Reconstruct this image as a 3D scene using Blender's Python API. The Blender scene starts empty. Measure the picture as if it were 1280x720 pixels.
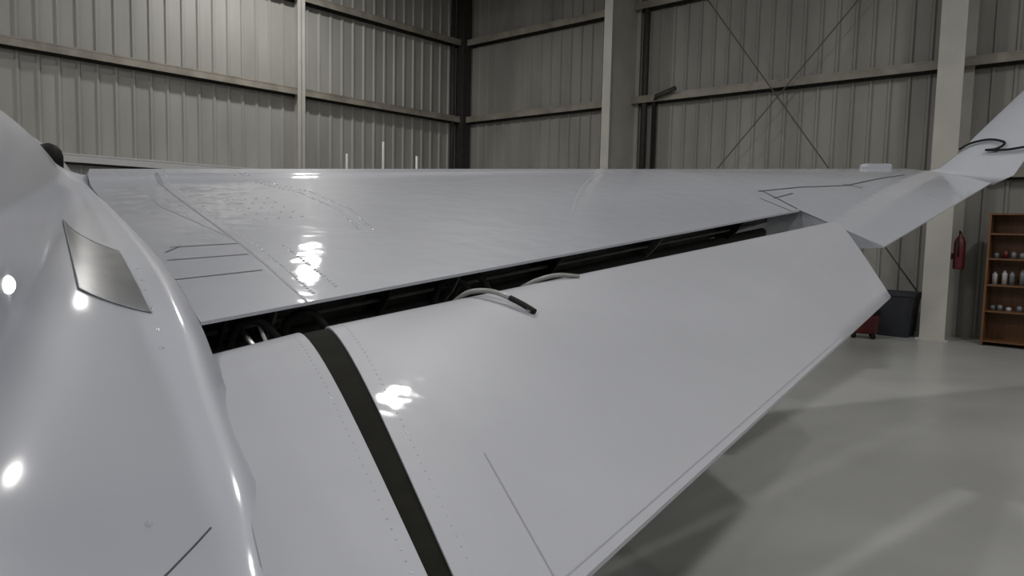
import bpy, bmesh, math, random
from mathutils import Matrix, Vector
random.seed(4)
sc=bpy.context.scene
sc.view_settings.view_transform='Standard'
V=Vector
# ---------------------------------------------------------------- materials
def mat(name,col,rough=.5,metal=0,coat=0,noise=0,nscale=5,col2=None,bump=0,emis=0,stretch=None,bdist=.02,cr=.05,spec=.5):
    m=bpy.data.materials.new(name); m.use_nodes=True
    nt=m.node_tree; b=nt.nodes['Principled BSDF']
    b.inputs['Base Color'].default_value=(*col,1); b.inputs['Roughness'].default_value=rough
    b.inputs['Metallic'].default_value=metal; b.inputs['Coat Weight'].default_value=coat
    b.inputs['Coat Roughness'].default_value=cr; b.inputs['Specular IOR Level'].default_value=spec
    if noise or col2:
        tc=nt.nodes.new('ShaderNodeTexCoord'); n=nt.nodes.new('ShaderNodeTexNoise')
        n.inputs['Scale'].default_value=nscale; n.inputs['Detail'].default_value=6
        if stretch:
            mp=nt.nodes.new('ShaderNodeMapping'); mp.inputs['Scale'].default_value=stretch
            nt.links.new(tc.outputs['Object'],mp.inputs[0]); nt.links.new(mp.outputs[0],n.inputs['Vector'])
        else: nt.links.new(tc.outputs['Object'],n.inputs['Vector'])
        mx=nt.nodes.new('ShaderNodeValToRGB')
        c2=col2 or tuple(c*(1-noise) for c in col)
        mx.color_ramp.elements[0].color=(*c2,1); mx.color_ramp.elements[1].color=(*col,1)
        mx.color_ramp.elements[0].position=.35; mx.color_ramp.elements[1].position=.65
        nt.links.new(n.outputs['Fac'],mx.inputs[0]); nt.links.new(mx.outputs[0],b.inputs['Base Color'])
        if bump:
            n2=nt.nodes.new('ShaderNodeTexNoise'); n2.inputs['Scale'].default_value=bump[1]; n2.inputs['Detail'].default_value=1
            nt.links.new(tc.outputs['Object'],n2.inputs['Vector'])
            bp=nt.nodes.new('ShaderNodeBump'); bp.inputs['Strength'].default_value=bump[0]
            bp.inputs['Distance'].default_value=bdist
            nt.links.new(n2.outputs['Fac'],bp.inputs['Height']); nt.links.new(bp.outputs[0],b.inputs['Normal'])
            nt.links.new(bp.outputs[0],b.inputs['Coat Normal'])
    if emis:
        b.inputs['Emission Color'].default_value=(*col,1); b.inputs['Emission Strength'].default_value=emis
    return m
M_paint=mat('white_aircraft_paint',(.385,.40,.44),.5,coat=.9,noise=.07,nscale=1.2,bump=(.4,8),bdist=.006)
M_hull=mat('fuselage_paint',(.385,.40,.45),.5,coat=.6,noise=.04,nscale=1.2,cr=.12)
M_flap=mat('white_flap_paint',(.395,.405,.44),.5,coat=.35,noise=.07,nscale=1.5,bump=(.35,12),bdist=.005)
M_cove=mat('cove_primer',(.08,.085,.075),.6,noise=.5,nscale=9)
M_black=mat('black_rubber',(.010,.010,.009),.7,noise=.3,nscale=20,spec=.25)
M_line=mat('panel_gap',(.07,.07,.08),.6,noise=.2,nscale=30)
M_faint=mat('seam_filler',(.25,.255,.28),.5,noise=.2,nscale=30)
M_faint2=mat('scuffed_paint',(.33,.34,.37),.5,noise=.1,nscale=30)
M_seal=mat('flap_seal',(.012,.012,.009),.85,noise=.3,nscale=15,spec=.12)
M_metal=mat('bare_metal',(.55,.55,.53),.3,metal=1,noise=.2,nscale=20)
M_arm=mat('track_arm_paint',(.26,.26,.25),.35,noise=.2,nscale=20)
M_rivet=mat('rivet_paint',(.45,.46,.5),.12,coat=1,noise=.02)
M_glass=mat('lens_dark',(.16,.165,.175),.3,coat=.3,noise=.5,nscale=4)
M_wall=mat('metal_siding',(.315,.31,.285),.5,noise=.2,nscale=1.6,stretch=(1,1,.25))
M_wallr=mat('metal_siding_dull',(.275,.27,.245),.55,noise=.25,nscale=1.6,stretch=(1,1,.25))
M_girt=mat('girt_steel',(.28,.255,.215),.5,noise=.35,nscale=3)
M_col=mat('column_steel',(.43,.42,.38),.5,noise=.12,nscale=2)
M_dark=mat('dark_steel',(.03,.028,.026),.6,noise=.3,nscale=6)
M_cable=mat('galvanized_cable',(.10,.10,.09),.6,noise=.3,nscale=6)
M_floor=mat('sealed_concrete',(.40,.405,.39),.3,noise=.15,nscale=.8,bump=(.1,3))
M_ceil=mat('ceiling_liner',(.6,.6,.6),.7,noise=.1)
M_wood=mat('orange_wood',(.15,.065,.022),.5,noise=.35,nscale=3,stretch=(8,8,.6))
M_red=mat('red_paint',(.09,.008,.008),.45,noise=.2,nscale=8)
M_white=mat('white_plastic',(.42,.42,.42),.4,noise=.05)
M_can=mat('can_label',(.16,.18,.19),.4,noise=.3,nscale=12)
M_blue=mat('blue_grey_plastic',(.018,.02,.028),.6,noise=.2)
M_lamp=mat('lamp_glow',(1,.98,.95),.4,emis=30)
M_glow=mat('hull_highlight_glow',(1,.99,.97),.3,emis=6)  # emission imitating a lamp highlight on the hull, not a real light
# ---------------------------------------------------------------- helpers
def obj(name,verts,faces,mats,par=None,smooth=False,fm=None):
    me=bpy.data.meshes.new(name); me.from_pydata([tuple(v) for v in verts],[],faces); me.update()
    for m in (mats if isinstance(mats,list) else [mats]): me.materials.append(m)
    if fm: 
        for p,i in zip(me.polygons,fm): p.material_index=i
    if smooth:
        for p in me.polygons: p.use_smooth=True
    o=bpy.data.objects.new(name,me); sc.collection.objects.link(o)
    bm=bmesh.new(); bm.from_mesh(me); bmesh.ops.recalc_face_normals(bm,faces=bm.faces); bm.to_mesh(me); bm.free()
    if par: o.parent=par
    return o
def empty(name):
    e=bpy.data.objects.new(name,None); sc.collection.objects.link(e); return e
def grid(rows,closed=False,cap=False):
    n=len(rows[0]); vs=[p for r in rows for p in r]; fs=[]
    for i in range(len(rows)-1):
        for j in range(n if closed else n-1):
            k=(j+1)%n; fs.append((i*n+j,i*n+k,(i+1)*n+k,(i+1)*n+j))
    if cap:
        fs.append(tuple(range(n))); fs.append(tuple((len(rows)-1)*n+j for j in range(n)))
    return vs,fs
def tube(name,pts,rad,m,par=None,n=8):
    pts=[V(p) for p in pts]; rows=[]
    rads=rad if isinstance(rad,list) else [rad]*len(pts)
    for i,p in enumerate(pts):
        t=(pts[min(i+1,len(pts)-1)]-pts[max(i-1,0)]).normalized()
        a=t.cross(V((0,0,1)) if abs(t.z)<.95 else V((1,0,0))).normalized(); b=t.cross(a)
        rows.append([p+(a*math.cos(2*math.pi*k/n)+b*math.sin(2*math.pi*k/n))*rads[i] for k in range(n)])
    vs,fs=grid(rows,True,True); return obj(name,vs,fs,m,par,True)
def interp(tab,x):
    if x<=tab[0][0]: return list(tab[0][1:])
    for a,b in zip(tab,tab[1:]):
        if x<=b[0]:
            f=(x-a[0])/(b[0]-a[0]); return [p+(q-p)*f for p,q in zip(a[1:],b[1:])]
    return list(tab[-1][1:])
def csp(pts,x):  # smooth interpolation over keyed table (key, vals...)
    n=len(pts)
    i=0
    while i<n-2 and x>pts[i+1][0]: i+=1
    a,b=pts[i],pts[i+1]; h=b[0]-a[0]; f=min(1,max(0,(x-a[0])/h)); out=[]
    for k in range(1,len(a)):
        def sl(j):
            if j<=0: return (pts[1][k]-pts[0][k])/(pts[1][0]-pts[0][0])
            if j>=n-1: return (pts[-1][k]-pts[-2][k])/(pts[-1][0]-pts[-2][0])
            return (pts[j+1][k]-pts[j-1][k])/(pts[j+1][0]-pts[j-1][0])
        m0,m1=sl(i)*h,sl(i+1)*h; f2,f3=f*f,f*f*f
        out.append((2*f3-3*f2+1)*a[k]+(f3-2*f2+f)*m0+(-2*f3+3*f2)*b[k]+(f3-f2)*m1)
    return out
def smooth(pts,n=6):
    tab=[(i,*p) for i,p in enumerate(pts)]
    return [V(csp(tab,i/n)) for i in range((len(pts)-1)*n+1)]
def boxes(name,lst,mats,par=None,bev=0):
    vs=[];fs=[];fm=[]
    for o,a,b,c,mi in lst:
        o,a,b,c=V(o),V(a),V(b),V(c); k=len(vs)
        vs+=[o,o+a,o+a+b,o+b,o+c,o+a+c,o+a+b+c,o+b+c]
        fs+=[tuple(k+i for i in f) for f in ((0,3,2,1),(4,5,6,7),(0,1,5,4),(1,2,6,5),(2,3,7,6),(3,0,4,7))]; fm+=[mi]*6
    ob=obj(name,vs,fs,mats,par,fm=fm)
    if bev:
        md=ob.modifiers.new('b','BEVEL'); md.width=bev; md.segments=2
    return ob
# ---------------------------------------------------------------- camera
CAM=V((0,0,1.65))
cd=bpy.data.cameras.new('camera'); cam=bpy.data.objects.new('camera',cd); sc.collection.objects.link(cam)
cd.sensor_width=36; cd.lens=900/1280*36; cd.clip_start=.02
R=Matrix.Rotation(math.pi/2-math.radians(4.8),3,'X') @ Matrix.Rotation(math.radians(1.26),3,'Z')
cam.matrix_world=Matrix.Translation(CAM) @ R.to_4x4(); sc.camera=cam
# ---------------------------------------------------------------- room
K=V((-1.43,19.9,0)); U=V((.749,-.663,0)).normalized(); N=V((-.663,-.749,0)).normalized()
Z=V((0,0,1)); LR=28.0; LL=28.0; H=9.5
def RW(a,w,z): return K+U*a+N*w+Z*z      # a along the right wall, w out from it
def siding(name,o,d,n,L,m,pitch=.305):
    xs=[]; a=0
    while a<L:
        xs+=[(a,0),(a+pitch-.085,0),(a+pitch-.06,.032),(a+pitch-.025,.032)]; a+=pitch
    xs.append((L,0))
    rows=[[o+d*x+n*h+Z*z for x,h in xs] for z in (0,H)]
    vs,fs=grid(rows); return obj(name,vs,fs,m)
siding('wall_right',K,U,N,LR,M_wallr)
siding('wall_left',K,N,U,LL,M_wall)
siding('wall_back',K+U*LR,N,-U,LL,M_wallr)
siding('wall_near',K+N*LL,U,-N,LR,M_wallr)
c=[K,K+U*LR,K+U*LR+N*LL,K+N*LL]
obj('floor',c,[(0,1,2,3)],M_floor)
obj('ceiling',[p+Z*H for p in c],[(0,1,2,3)],M_ceil)
g=[]
def girt(o,d,n,L,z,m=0):
    g.append((o+Z*(z-.02)+n*.03,d*L,n*.20,Z*.03,m)); g.append((o+Z*(z-.14)+n*.20,d*L,n*.025,Z*.14,m)); g.append((o+Z*(z-.17)+n*.03,d*L,n*.02,Z*.15,1))
for z in (2.75,4.55,6.55,8.4):
    girt(K,U,N,LR,z); girt(K,N,U,LL,z,2 if z<3 else 0)
boxes('trim_girts',g,[M_girt,M_dark,M_white])
def icol(name,a,w,fw,m=M_col):
    t=.02
    boxes(name,[(RW(a-fw/2,w,0),U*fw,N*.03,Z*H,0),(RW(a-t/2,.05,0),U*t,N*(w-.05),Z*H,0),(RW(a-fw/2,.04,0),U*fw,N*.03,Z*H,0),
      (RW(a-fw/2-.05,w-.12,0),U*(fw+.1),N*.2,Z*.02,0)],[m])
icol('steel_column',5.47,1.15,.2); icol('steel_column',11.72,.88,.36); icol('steel_column',18,.9,.36); icol('steel_column',24,.9,.36)
def lcol(k):
    o=K+N*k
    boxes('steel_column',[(o-N*.09+U*.28,N*.18,U*.02,Z*H,0),(o-N*.01+U*.05,N*.02,U*.25,Z*H,0)],[M_col])
lcol(5.17); lcol(11.5); lcol(18)
boxes('corner_column',[(K+(U+N)*.06,U*.28,N*.28,Z*H,0)],[M_dark])
tube('conduit_pipe',[RW(6.0,.12,.02),RW(6.0,.12,4.4),RW(6.15,.3,4.5),RW(6.6,.3,4.62)],.05,M_dark)
tube('conduit_pipe',[RW(5.75,.12,.0),RW(5.75,.12,H)],.07,M_dark)
tube('conduit_pipe',[K+N*.5+U*.1,K+N*.5+U*.1+Z*H],.05,M_dark)
tube('brace_cable',[RW(6.2,.29,7.7),RW(11.5,.29,.5)],.011,M_cable)
tube('brace_cable',[RW(11.5,.33,7.3),RW(6.2,.33,1.3)],.011,M_cable)
# lamps
def lamp(a,w,z=7.6,e=160):
    p=RW(a,w,z); e0=empty('high_bay_lamp'); 
    prof=[(.05,.35),(.09,.32),(.11,.2),(.26,.05),(.28,0)]
    vs,fs=grid([[p+V((r*math.cos(t*math.pi/12),r*math.sin(t*math.pi/12),h)) for t in range(24)] for r,h in prof],True)
    obj('lamp_reflector',vs,fs,M_metal,e0,True)
    ring=[p+V((.24*math.cos(t*math.pi/12),.24*math.sin(t*math.pi/12),.03)) for t in range(24)]
    obj('lamp_lens',ring,[tuple(range(24))],M_lamp,e0)
    tube('lamp_rod',[p+Z*.33,V((p.x,p.y,H))],.015,M_dark,e0)
    ld=bpy.data.lights.new('lamp_light','AREA'); ld.shape='DISK'; ld.size=.4; ld.energy=e; ld.color=(1,.98,.96)
    lo=bpy.data.objects.new('lamp_light',ld); sc.collection.objects.link(lo); lo.location=p-Z*.02; lo.parent=e0
for a,w in ((2.3,6.4),(8.6,8),(16,6.5),(23,7),(4,15),(10.5,17.5),(17,15),(24,15),(4,23),(11,23),(17,23),(24,23)): lamp(a,w)
# ---------------------------------------------------------------- business jet
jet=empty('business_jet')
def FW(s,q,z): return V((-.507*s+.862*q,.862*s+.507*q,z))
Jt=[(-6,-.78,1.45),(-3,-.45,1.15),(-1,.0,.90),(.3,.23,.90),(1.336,.325,.985),(1.62,.33,1.075),(2.14,.312,1.215),(2.49,.300,1.325),(3.22,.249,1.485),(5.22,.01,1.86),(5.5,.0,1.93),(6.4,-.05,1.86),(7.6,-.09,1.75),(11,-.09,1.85),(13.3,-.5,1.75)]
Rt=[(-6,.25,-1.0,1.75),(-3,.45,-1.12,1.45),(0,.62,-1.05,1.33),(2,.74,-.93,1.355),(4,.8,-.87,1.37),(6,.8,-.87,1.37),(11,.8,-.87,1.37),(12.3,.62,-.87,1.25),(13.3,.33,-.87,1.15)]
def hull_section(s):
    r,cq,cz=csp(Rt,s); cz+=.0405*s; jq,jz=csp(Jt,s)
    x=(jz+.2-cz)/r; A=math.asin(.8*math.tanh(x/.8))
    a=V((cq+r*math.cos(A),cz+r*math.sin(A))); J=V((jq,jz))
    c1=V((a.x+.04,J.y+.02))
    pts=[]
    for k in range(13):
        f=k/12; pts.append(J*(1-f)**2+c1*2*f*(1-f)+a*f*f)
    for k in range(1,25):
        t=A+(math.pi+.2-A)*k/24; pts.append(V((cq+r*math.cos(t),cz+r*math.sin(t))))
    for k in range(1,9):
        t=math.pi+.2+(math.pi/2+.2)*k/8*0.9; pts.append(V((cq+r*math.cos(t),cz+r*math.sin(t))))
    b0=pts[-1]
    for f,zf in ((.35,.0),(.7,.12),(.93,.35),(1,.8)):
        pts.append(V((b0.x+(J.x-b0.x)*f, b0.y+(J.y-b0.y)*zf)))
    return pts
ss=[-6,-5,-4,-3,-2,-1,-.4,0]+[.1+.08*i for i in range(82)]+[7,8,9,10,10.6,11,11.4,11.8,12.2,12.6,12.9,13.1,13.3]
rows=[[FW(s,p.x,p.y) for p in hull_section(s)] for s in ss]
vs,fs=grid(rows,True,True); hull=obj('fuselage',vs,fs,M_hull,jet,True)
def onhull(p,off=.003):
    ok,l,n,_=hull.closest_point_on_mesh(V(p)); 
    if n.dot(CAM-l)<0: n=-n
    return l+n*off
cs=[V((-1.79,2.87,1.64)),V((-1.58,2.89,1.52)),V((-1.15,2.28,1.35)),V((-1.36,2.25,1.43))]
rows=[[onhull(cs[0].lerp(cs[1],i/10).lerp(cs[3].lerp(cs[2],i/10),j/10),.004) for i in range(11)] for j in range(11)]
vs,fs=grid(rows); obj('inspection_light_lens',vs,fs,M_glass,jet,True)
rim=[onhull(cs[k].lerp(cs[(k+1)%4],i/8),.004) for k in range(4) for i in range(8)]; rim.append(rim[0])
tube('inspection_light_rim',rim,.0025,M_faint2,jet,6)
# wing
Bt=[(0,-1.0,2.3,1.325),(.28,-1.42,2.9,1.47),(.92,-2.60,4.44,1.86),(1,-2.72,4.65,1.965)]
O0,O1=V((2.17,5.5,1.83)),V((1.35,6.66,2.215))
def bul(v): return math.sin(math.pi*v)
def WI(u,v):
    B=V(csp(Bt,v)); O=O0.lerp(O1,v); p=B.lerp(O,u); p.z+=.06*u*bul(v) if u<1 else .06*bul(v)
    return p
A0,A1=V((2.60,5.06,1.575)),V((4.99,7.6,2.23)); E0,E1=V((1.35,6.66,2.215)),V((4.40,8.22,2.41))
def WO(u,v):
    i=O0.lerp(O1,(v-.33)/.67) if v>.33 else A0.lerp(O0,v/.33)
    i=V(i); i.z+=.06*bul(max(0,(v-.33)/.67)) if v>.33 else 0
    o=A1.lerp(E1,v); o.z+=.02*bul(v)
    return i.lerp(o,u)
def wing_part(name,S,us,cove):
    rows=[];nv=22
    for u in us:
        top=[S(u,k/nv) for k in range(nv+1)]
        T,C=top[0],top[-1]; ch=(C-T); L=ch.length; d=V((ch.x,ch.y,0)).normalized()
        nose=[C+d*(.05*L)-Z*(.01*L),C+d*(.085*L)-Z*(.04*L),C+d*(.09*L)-Z*(.07*L),C+d*(.07*L)-Z*(.10*L),C-d*.02*L-Z*(.14*L)]
        bot=[C.lerp(T,f)-Z*(.15*L-.0*f) for f in (.2,.45,.7)]
        if cove:
            w=T+d*.28; wz=T.lerp(C,.28/L).z
            tail=[V((w.x,w.y,wz-.15*L*.75)),V((w.x,w.y,wz-.05)),V((T.x,T.y,T.z-.012))]
        else:
            tail=[T.lerp(C,.25)-Z*.09*L,T.lerp(C,.1)-Z*.04*L,V((T.x,T.y,T.z-.01))]
        rows.append(top+nose+bot+tail)
    n=len(rows[0]); vs,fs=grid(rows,True,True)
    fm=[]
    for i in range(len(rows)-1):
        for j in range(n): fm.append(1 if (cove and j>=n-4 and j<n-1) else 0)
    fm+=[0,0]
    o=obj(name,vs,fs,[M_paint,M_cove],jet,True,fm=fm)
    md=o.modifiers.new('e','EDGE_SPLIT'); md.split_angle=math.radians(50)
    return o
wing_part('wing_inboard_panel',WI,[i/30 for i in range(31)],True)
wing_part('wing_outboard_panel',WO,[i/20 for i in range(21)],False)
def nrm(S,u,v):
    e=.01; a=S(min(1,u+e),v)-S(max(0,u-e),v); b=S(u,min(1,v+e))-S(u,max(0,v-e)); n=a.cross(b).normalized()
    return n if n.z>0 else -n
def ribbon(name,S,pts,w,m,off=.0015,par=jet,n=10):
    P=[];
    for (u0,v0),(u1,v1) in zip(pts,pts[1:]):
        for k in range(n): P.append((u0+(u1-u0)*k/n,v0+(v1-v0)*k/n))
    P.append(pts[-1]); W_=[S(*p)+nrm(S,*p)*off for p in P]; rows=[]
    for i,p in enumerate(W_):
        t=(W_[min(i+1,len(W_)-1)]-W_[max(0,i-1)]).normalized(); s=t.cross(nrm(S,*P[i])).normalized()*w/2
        rows.append([p-s,p+s])
    vs,fs=grid(rows); return obj(name,vs,fs,m,par)
riv=[[],[]]
def stud(c,nn,r):
    a=nn.orthogonal().normalized(); b=nn.cross(a); base=len(riv[0])
    for rr_,h in ((r,0),(r*.75,r*.35)):
        for q in range(8):
            t=q*math.pi/4; riv[0].append(c+(a*math.cos(t)+b*math.sin(t))*rr_+nn*h)
    riv[0].append(c+nn*r*.5)
    for q in range(8):
        p=(q+1)%8; riv[1].append((base+q,base+p,base+8+p,base+8+q)); riv[1].append((base+8+q,base+8+p,base+16))
def rivets(S,pts,step,r=.0055):
    for (u0,v0),(u1,v1) in zip(pts,pts[1:]):
        L=(S(u1,v1)-S(u0,v0)).length; n=max(1,int(L/step))
        for k in range(n):
            u,v=u0+(u1-u0)*k/n,v0+(v1-v0)*k/n; stud(S(u,v),nrm(S,u,v),r)
for pts,w,m in [([(.084,.98),(.084,.0)],.010,M_faint),([(.06,.98),(.055,.66),(.084,.38)],.006,M_faint2),([(.02,.366),(.082,.346)],.009,M_line),([(.008,.297),(.08,.277)],.009,M_line),([(.0,.196),(.076,.182)],.009,M_line),
   ([(.03,.366),(.012,.34)],.008,M_line),([(.843,.926),(.536,.295)],.008,M_faint2),([(.965,.19),(.97,.0)],.012,M_line),([(.197,.974),(.246,.74),(.248,.524),(.225,.326)],.005,M_faint2)]:
    ribbon('wing_seam',WI,pts,w,m)
for pts,w in [([(.005,.513),(.18,.514),(.375,.475),(.77,.575)],.02),([(.0,.44),(.10,.46)],.015),([(.37,.50),(.40,.42)],.02),([(.02,.52),(.0,.34)],.02)]:
    ribbon('aileron_gap',WO,pts,w,M_line)
rivets(WI,[(.072,.97),(.072,.4)],.05); rivets(WI,[(.096,.97),(.096,.02)],.035,.008); rivets(WI,[(.205,.974),(.254,.74),(.256,.524),(.233,.326)],.045,.010)
rivets(WI,[(.19,.96),(.238,.74),(.24,.524),(.217,.33)],.045,.010); rivets(WI,[(.12,.3),(.12,.03)],.035,.009)
for k in range(5): rivets(WI,[(.13,.70-.05*k),(.20,.69-.05*k)],.06,.009)
# flap
def flap_part(name,L0,L1,T0,T1,nu,b0,b1):
    def S(u,v):
        p=L0.lerp(L1,u).lerp(T0.lerp(T1,u),v); p.z+=(b0+(b1-b0)*u)*math.sin(math.pi*max(v,0)**.6); return p
    rows=[]
    for i in range(nu+1):
        u=i/nu; top=[S(u,(k/18)**1.3) for k in range(19)]
        l=top[0]; t=top[-1]; d=(l-t); d.z=0; d.normalize(); r=.055
        nose=[l+d*r*math.sin(a)-Z*r*(1-math.cos(a))*1.3 for a in (math.pi*k/8 for k in range(8,0,-1))]
        bot=[t-Z*.012,l.lerp(t,.6)-Z*.05,l.lerp(t,.25)-Z*.12]
        rows.append(top+bot+nose)
    vs,fs=grid(rows,True,True); o=obj(name,vs,fs,M_flap,jet,True)
    md=o.modifiers.new('e','EDGE_SPLIT'); md.split_angle=math.radians(60)
    return S
F0,F1,G0,G1=V((-.655,2.5,1.275)),V((2.36,5.3,1.75)),V((-.02,1.18,.905)),V((2.27,4.3,1.29))
FM=flap_part('flap_main',F0,F1,G0,G1,24,.085,.03)
FI=flap_part('flap_inboard',V((-.95,2.22,1.23)),V((-.735,2.435,1.262)),V((-.27,.96,.87)),V((-.052,1.155,.90)),6,.045,.085)
rows=[]
for k in range(-2,25):
    v=max(0,k/24)
    a=FI(1,v)+Z*-.006; b=FM(0,v)+Z*-.006
    if k<0: a=a+V((-.02,.05,-.03))*(-k); b=b+V((-.02,.05,-.03))*(-k)
    rows.append([a,b,b-Z*.03,a-Z*.03])
vs,fs=grid(rows,True,True); obj('flap_seal',vs,fs,M_seal,jet,False)
rivets(FM,[(.012,.02),(.012,.98)],.03,.0028); rivets(FI,[(.9,.05),(.9,.98)],.03,.003)
ribbon('flap_scuff',FM,[(.06,.70),(.06,.99)],.003,M_faint2)
ribbon('flap_edge_wear',FM,[(.06,.98),(.97,.98)],.003,M_faint2)
for s,k in ((1.52,3),(2.3,2),(2.42,2),(2.6,2),(2.78,2),(2.9,2),(3.05,2)):
    p=hull_section(s)[k]; c_=FW(s,p.x,p.y); n_=onhull(c_,1)-onhull(c_,0); stud(onhull(c_,.0),n_.normalized(),.008)
obj('rivet_rows',riv[0],riv[1],M_rivet,jet,True)
tube('fairing_seam',[onhull(V((-.59,1.39,1.04)).lerp(V((-.62,1.20,1.00)),i/6),0) for i in range(7)],.0022,M_line,jet,6)
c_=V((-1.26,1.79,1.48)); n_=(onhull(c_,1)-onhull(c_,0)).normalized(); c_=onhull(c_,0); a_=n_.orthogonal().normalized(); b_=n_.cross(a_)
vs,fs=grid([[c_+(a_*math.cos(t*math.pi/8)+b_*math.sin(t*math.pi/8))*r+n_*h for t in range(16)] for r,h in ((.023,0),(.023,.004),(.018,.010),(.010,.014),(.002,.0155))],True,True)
obj('hull_highlight_dome',vs,fs,M_glow,jet,True)  # added glowing dome, stands in for a lamp's reflection in the fuselage paint
def fp(u,v,h): return FM(u,v)+Z*h
tube('flap_track_arm',smooth([fp(.15,0,-.02)+V((-.05,.06,0)),fp(.155,.02,.02),fp(.170,.12,.03),fp(.185,.22,.022),fp(.195,.29,.012)]),.010,M_arm,jet)
tube('flap_track_tip',smooth([fp(.182,.20,.026),fp(.19,.255,.02),fp(.197,.30,.012)]),.012,M_black,jet)
tube('flap_track_arm',smooth([fp(.245,0,-.01)+V((-.04,.06,0)),fp(.255,.01,.015),fp(.28,.04,.018),fp(.305,.09,.006)]),.010,M_arm,jet)
def cv(u,d,h):
    T=WI(u,0); e=(WI(u,1)-T); e.z=0; e.normalize(); return T+e*d-Z*h
for i,u in enumerate((.02,.06,.17,.25,.40,.60,.82)):
    e=(WI(.5,0)-WI(.4,0)).normalized()*.012
    vs=[cv(u,.28,.0),cv(u,.04,.02),cv(u,.10,.09),cv(u,.28,.22)]; vs=vs+[p+e for p in vs]
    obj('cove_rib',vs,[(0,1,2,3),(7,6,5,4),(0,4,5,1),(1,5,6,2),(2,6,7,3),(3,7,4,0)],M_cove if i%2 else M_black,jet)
# black bulb seal along the bottom of the cove and a torque tube
tube('cove_seal',[cv(i/40,.20,.15) for i in range(0,39)],.035,M_black,jet)
tube('control_rod',[cv(i/10,.15,.07) for i in range(0,10)],.010,M_cove,jet)
for u,h in ((.03,.09),(.075,.1),(.235,.08),(.26,.08)):
    tube('actuator_hose',smooth([cv(u,.2,.2),cv(u+.004,.12,h-.03),cv(u+.02,.07,h-.04),cv(u+.035,.06,h+.04)]),.016,M_black,jet)
tube('actuator_rod',[cv(.035,.24,.03),cv(.04,.0,.12)],.009,M_metal,jet); tube('actuator_rod',[cv(.055,.24,.03),cv(.05,.0,.12)],.007,M_white,jet)
# winglet
WLV=[((4.45,8.15,2.33),(4.97,7.55,2.20)),((4.75,8.15,2.42),(5.15,7.5,2.30)),((4.98,8.17,2.60),(5.24,7.5,2.45)),((5.15,8.2,2.78),(5.37,7.55,2.66)),((5.5,8.28,3.1),(5.62,7.7,3.0)),((5.95,8.4,3.5),(6.0,7.95,3.45))]
def foil(name,levels,m,par,th=.03):
    rows=[]
    for le,te in levels:
        le,te=V(le),V(te); ch=te-le; nn=ch.cross(Z).normalized(); r=[]
        for k in range(24):
            t=2*math.pi*k/24; f=.5-.5*math.cos(t); y=math.sin(t)*th*(1-.6*f); r.append(le+ch*f+nn*y)
        rows.append(r)
    vs,fs=grid(rows,True,True); return obj(name,vs,fs,m,par,True)
foil('winglet',WLV,M_paint,jet,.02)
wt=[(i,*l,*t) for i,(l,t) in enumerate(WLV)]
def WS(l,f):
    r=interp(wt,l); le,te=V(r[:3]),V(r[3:]); return le.lerp(te,f)+V((-.55,-.45,.7)).normalized()*.04
tube('winglet_emblem',smooth([WS(2.0,.0),WS(2.45,.1),WS(2.75,.35),WS(2.65,.6),WS(2.3,.55),WS(2.15,.4),WS(2.3,.7),WS(2.6,1.0)],8),.013,M_black,jet,6)
boxes('wingtip_light_fairing',[(WO(.80,.97)-Z*.05,WO(.93,.97)-WO(.80,.97),V((-.05,.09,0)),Z*.11,0)],[M_paint],jet,.03)
def lathe(name,c,prof,m,par=None,n=24):
    vs,fs=grid([[V(c)+V((r*math.cos(2*math.pi*t/n),r*math.sin(2*math.pi*t/n),h)) for t in range(n)] for r,h in prof],True,True)
    return obj(name,vs,fs,m,par,True)
lathe('dome_antenna',(-3.12,4.87,1.98),[(.085,0),(.085,.08),(.075,.12),(.05,.15),(.01,.165)],M_black,jet)
def gear(p,top,r):
    tube('gear_strut',[V((p[0],p[1],r)),V((p[0],p[1],top))],.05,M_metal,jet)
    prof=[(.25,-.09),(.85,-.1),(1,-.06),(1,.06),(.85,.1),(.25,.09)]
    ax=V((.862,.507,0)); f=V((-.507,.862,0)); rows=[]
    for q,h in prof: rows.append([V((p[0],p[1],r))+ax*(h+.0)+(f*math.cos(t*math.pi/12)+Z*math.sin(t*math.pi/12))*r*q for t in range(24)])
    vs,fs=grid(rows,True,True); obj('gear_wheel',vs,fs,M_black,jet,True)
gear((.1,4.7),1.7,.26); gear((-3.6,2.3),.7,.26); gear((-6.5,9.0),1.0,.2)
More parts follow.
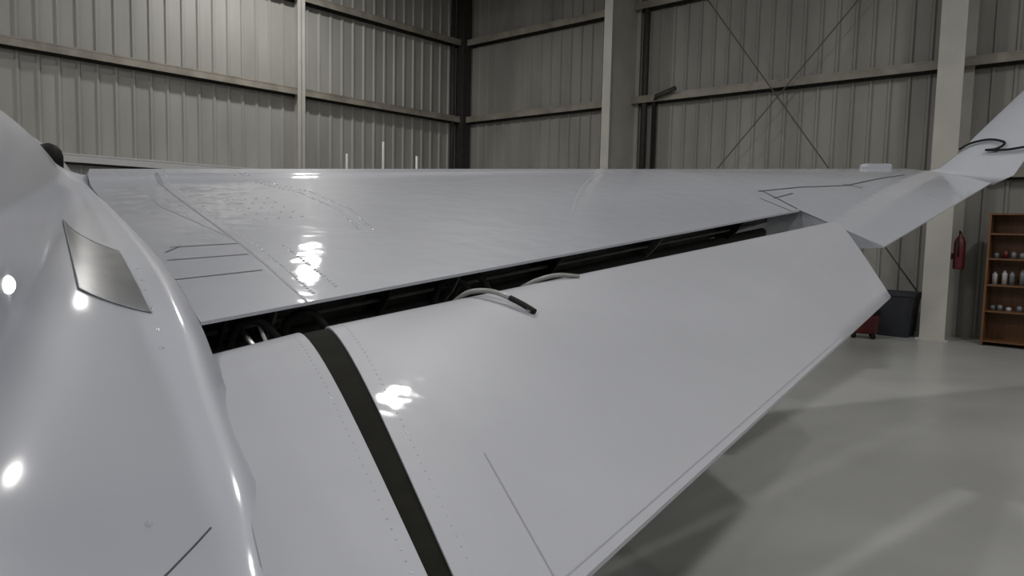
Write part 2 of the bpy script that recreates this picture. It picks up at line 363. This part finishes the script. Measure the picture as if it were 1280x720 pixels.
# ---------------------------------------------------------------- props
sh=[]; a0,a1,w0,w1=12.38,13.85,.5,.92
def bx(a,w,z,da,dw,dz,mi=0): return (RW(a,w,z),U*da,N*dw,Z*dz,mi)
sh+=[bx(a0,w0,0,.03,w1-w0,2.03),bx(a1-.03,w0,0,.03,w1-w0,2.03),bx(a0,w0,0,a1-a0,.015,2.03)]
for z in (.06,.52,.92,1.32,1.70,2.0): sh.append(bx(a0+.03,w0+.015,z,a1-a0-.06,w1-w0-.02,.025))
bs=empty('bookshelf'); boxes('shelf_frame',sh,[M_wood],bs)
k=0
for z,hh in ((.945,.24),(1.345,.12),(.545,.08)):
    a=a0+.1
    while a<a1-.15:
        h=hh*random.uniform(.7,1.1); m=random.choice([M_white,M_can,M_can,M_blue,M_red])
        lathe('spray_can_part_%d'%k,RW(a,w0+.22,z),[(.035,0),(.036,h*.8),(.02,h*.9),(.018,h)],m,bs,12); a+=random.uniform(.09,.14); k+=1
ex=empty('fire_extinguisher'); c0=RW(12.0,.80,1.15)
lathe('bottle',c0,[(.07,0),(.08,.02),(.08,.42),(.05,.5),(.02,.53),(.02,.58)],M_red,ex)
tube('hose',[c0+Z*.56,c0+Z*.6+N*.08,c0+Z*.45+N*.13,c0+Z*.2+N*.1],.012,M_black,ex)
boxes('bracket',[(RW(11.75,.78,1.3),U*.2,N*.03,Z*.1,0)],[M_dark],ex)
sv=empty('shop_vacuum'); c0=RW(10.85,1.5,0)
lathe('drum',c0,[(.2,.08),(.22,.1),(.24,.36),(.25,.38)],M_red,sv); lathe('motor_head',c0,[(.25,.38),(.25,.43),(.18,.52),(.08,.56)],M_black,sv)
for q in range(4):
    t=q*math.pi/2+.4; lathe('caster_%d'%q,c0+V((.2*math.cos(t),.2*math.sin(t),0)),[(.02,0),(.04,.02),(.04,.07),(.02,.09)],M_black,sv,12)
tb=empty('trash_bin')
def rr(c,hw,z): return [c+U*x*hw+N*y*hw+Z*z for x,y in ((-1,-.8),(-.8,-1),(.8,-1),(1,-.8),(1,.8),(.8,1),(-.8,1),(-1,.8))]
c0=RW(11.15,.75,0); vs,fs=grid([rr(c0,.24,0),rr(c0,.3,.68),rr(c0,.32,.68),rr(c0,.32,.73),rr(c0,.28,.73),rr(c0,.22,.05)],True,True); obj('bin_body',vs,fs,M_blue,tb)
for x,y,h in ((-3.0,13,2.9),(-2.35,13,3.12),(-1.75,13,2.88)):
    e=empty('marker_pole'); tube('pole',[(x,y,.03),(x,y,h)],.022,M_white,e); lathe('base',(x,y,0),[(.2,0),(.2,.03),(.05,.06)],M_black,e)
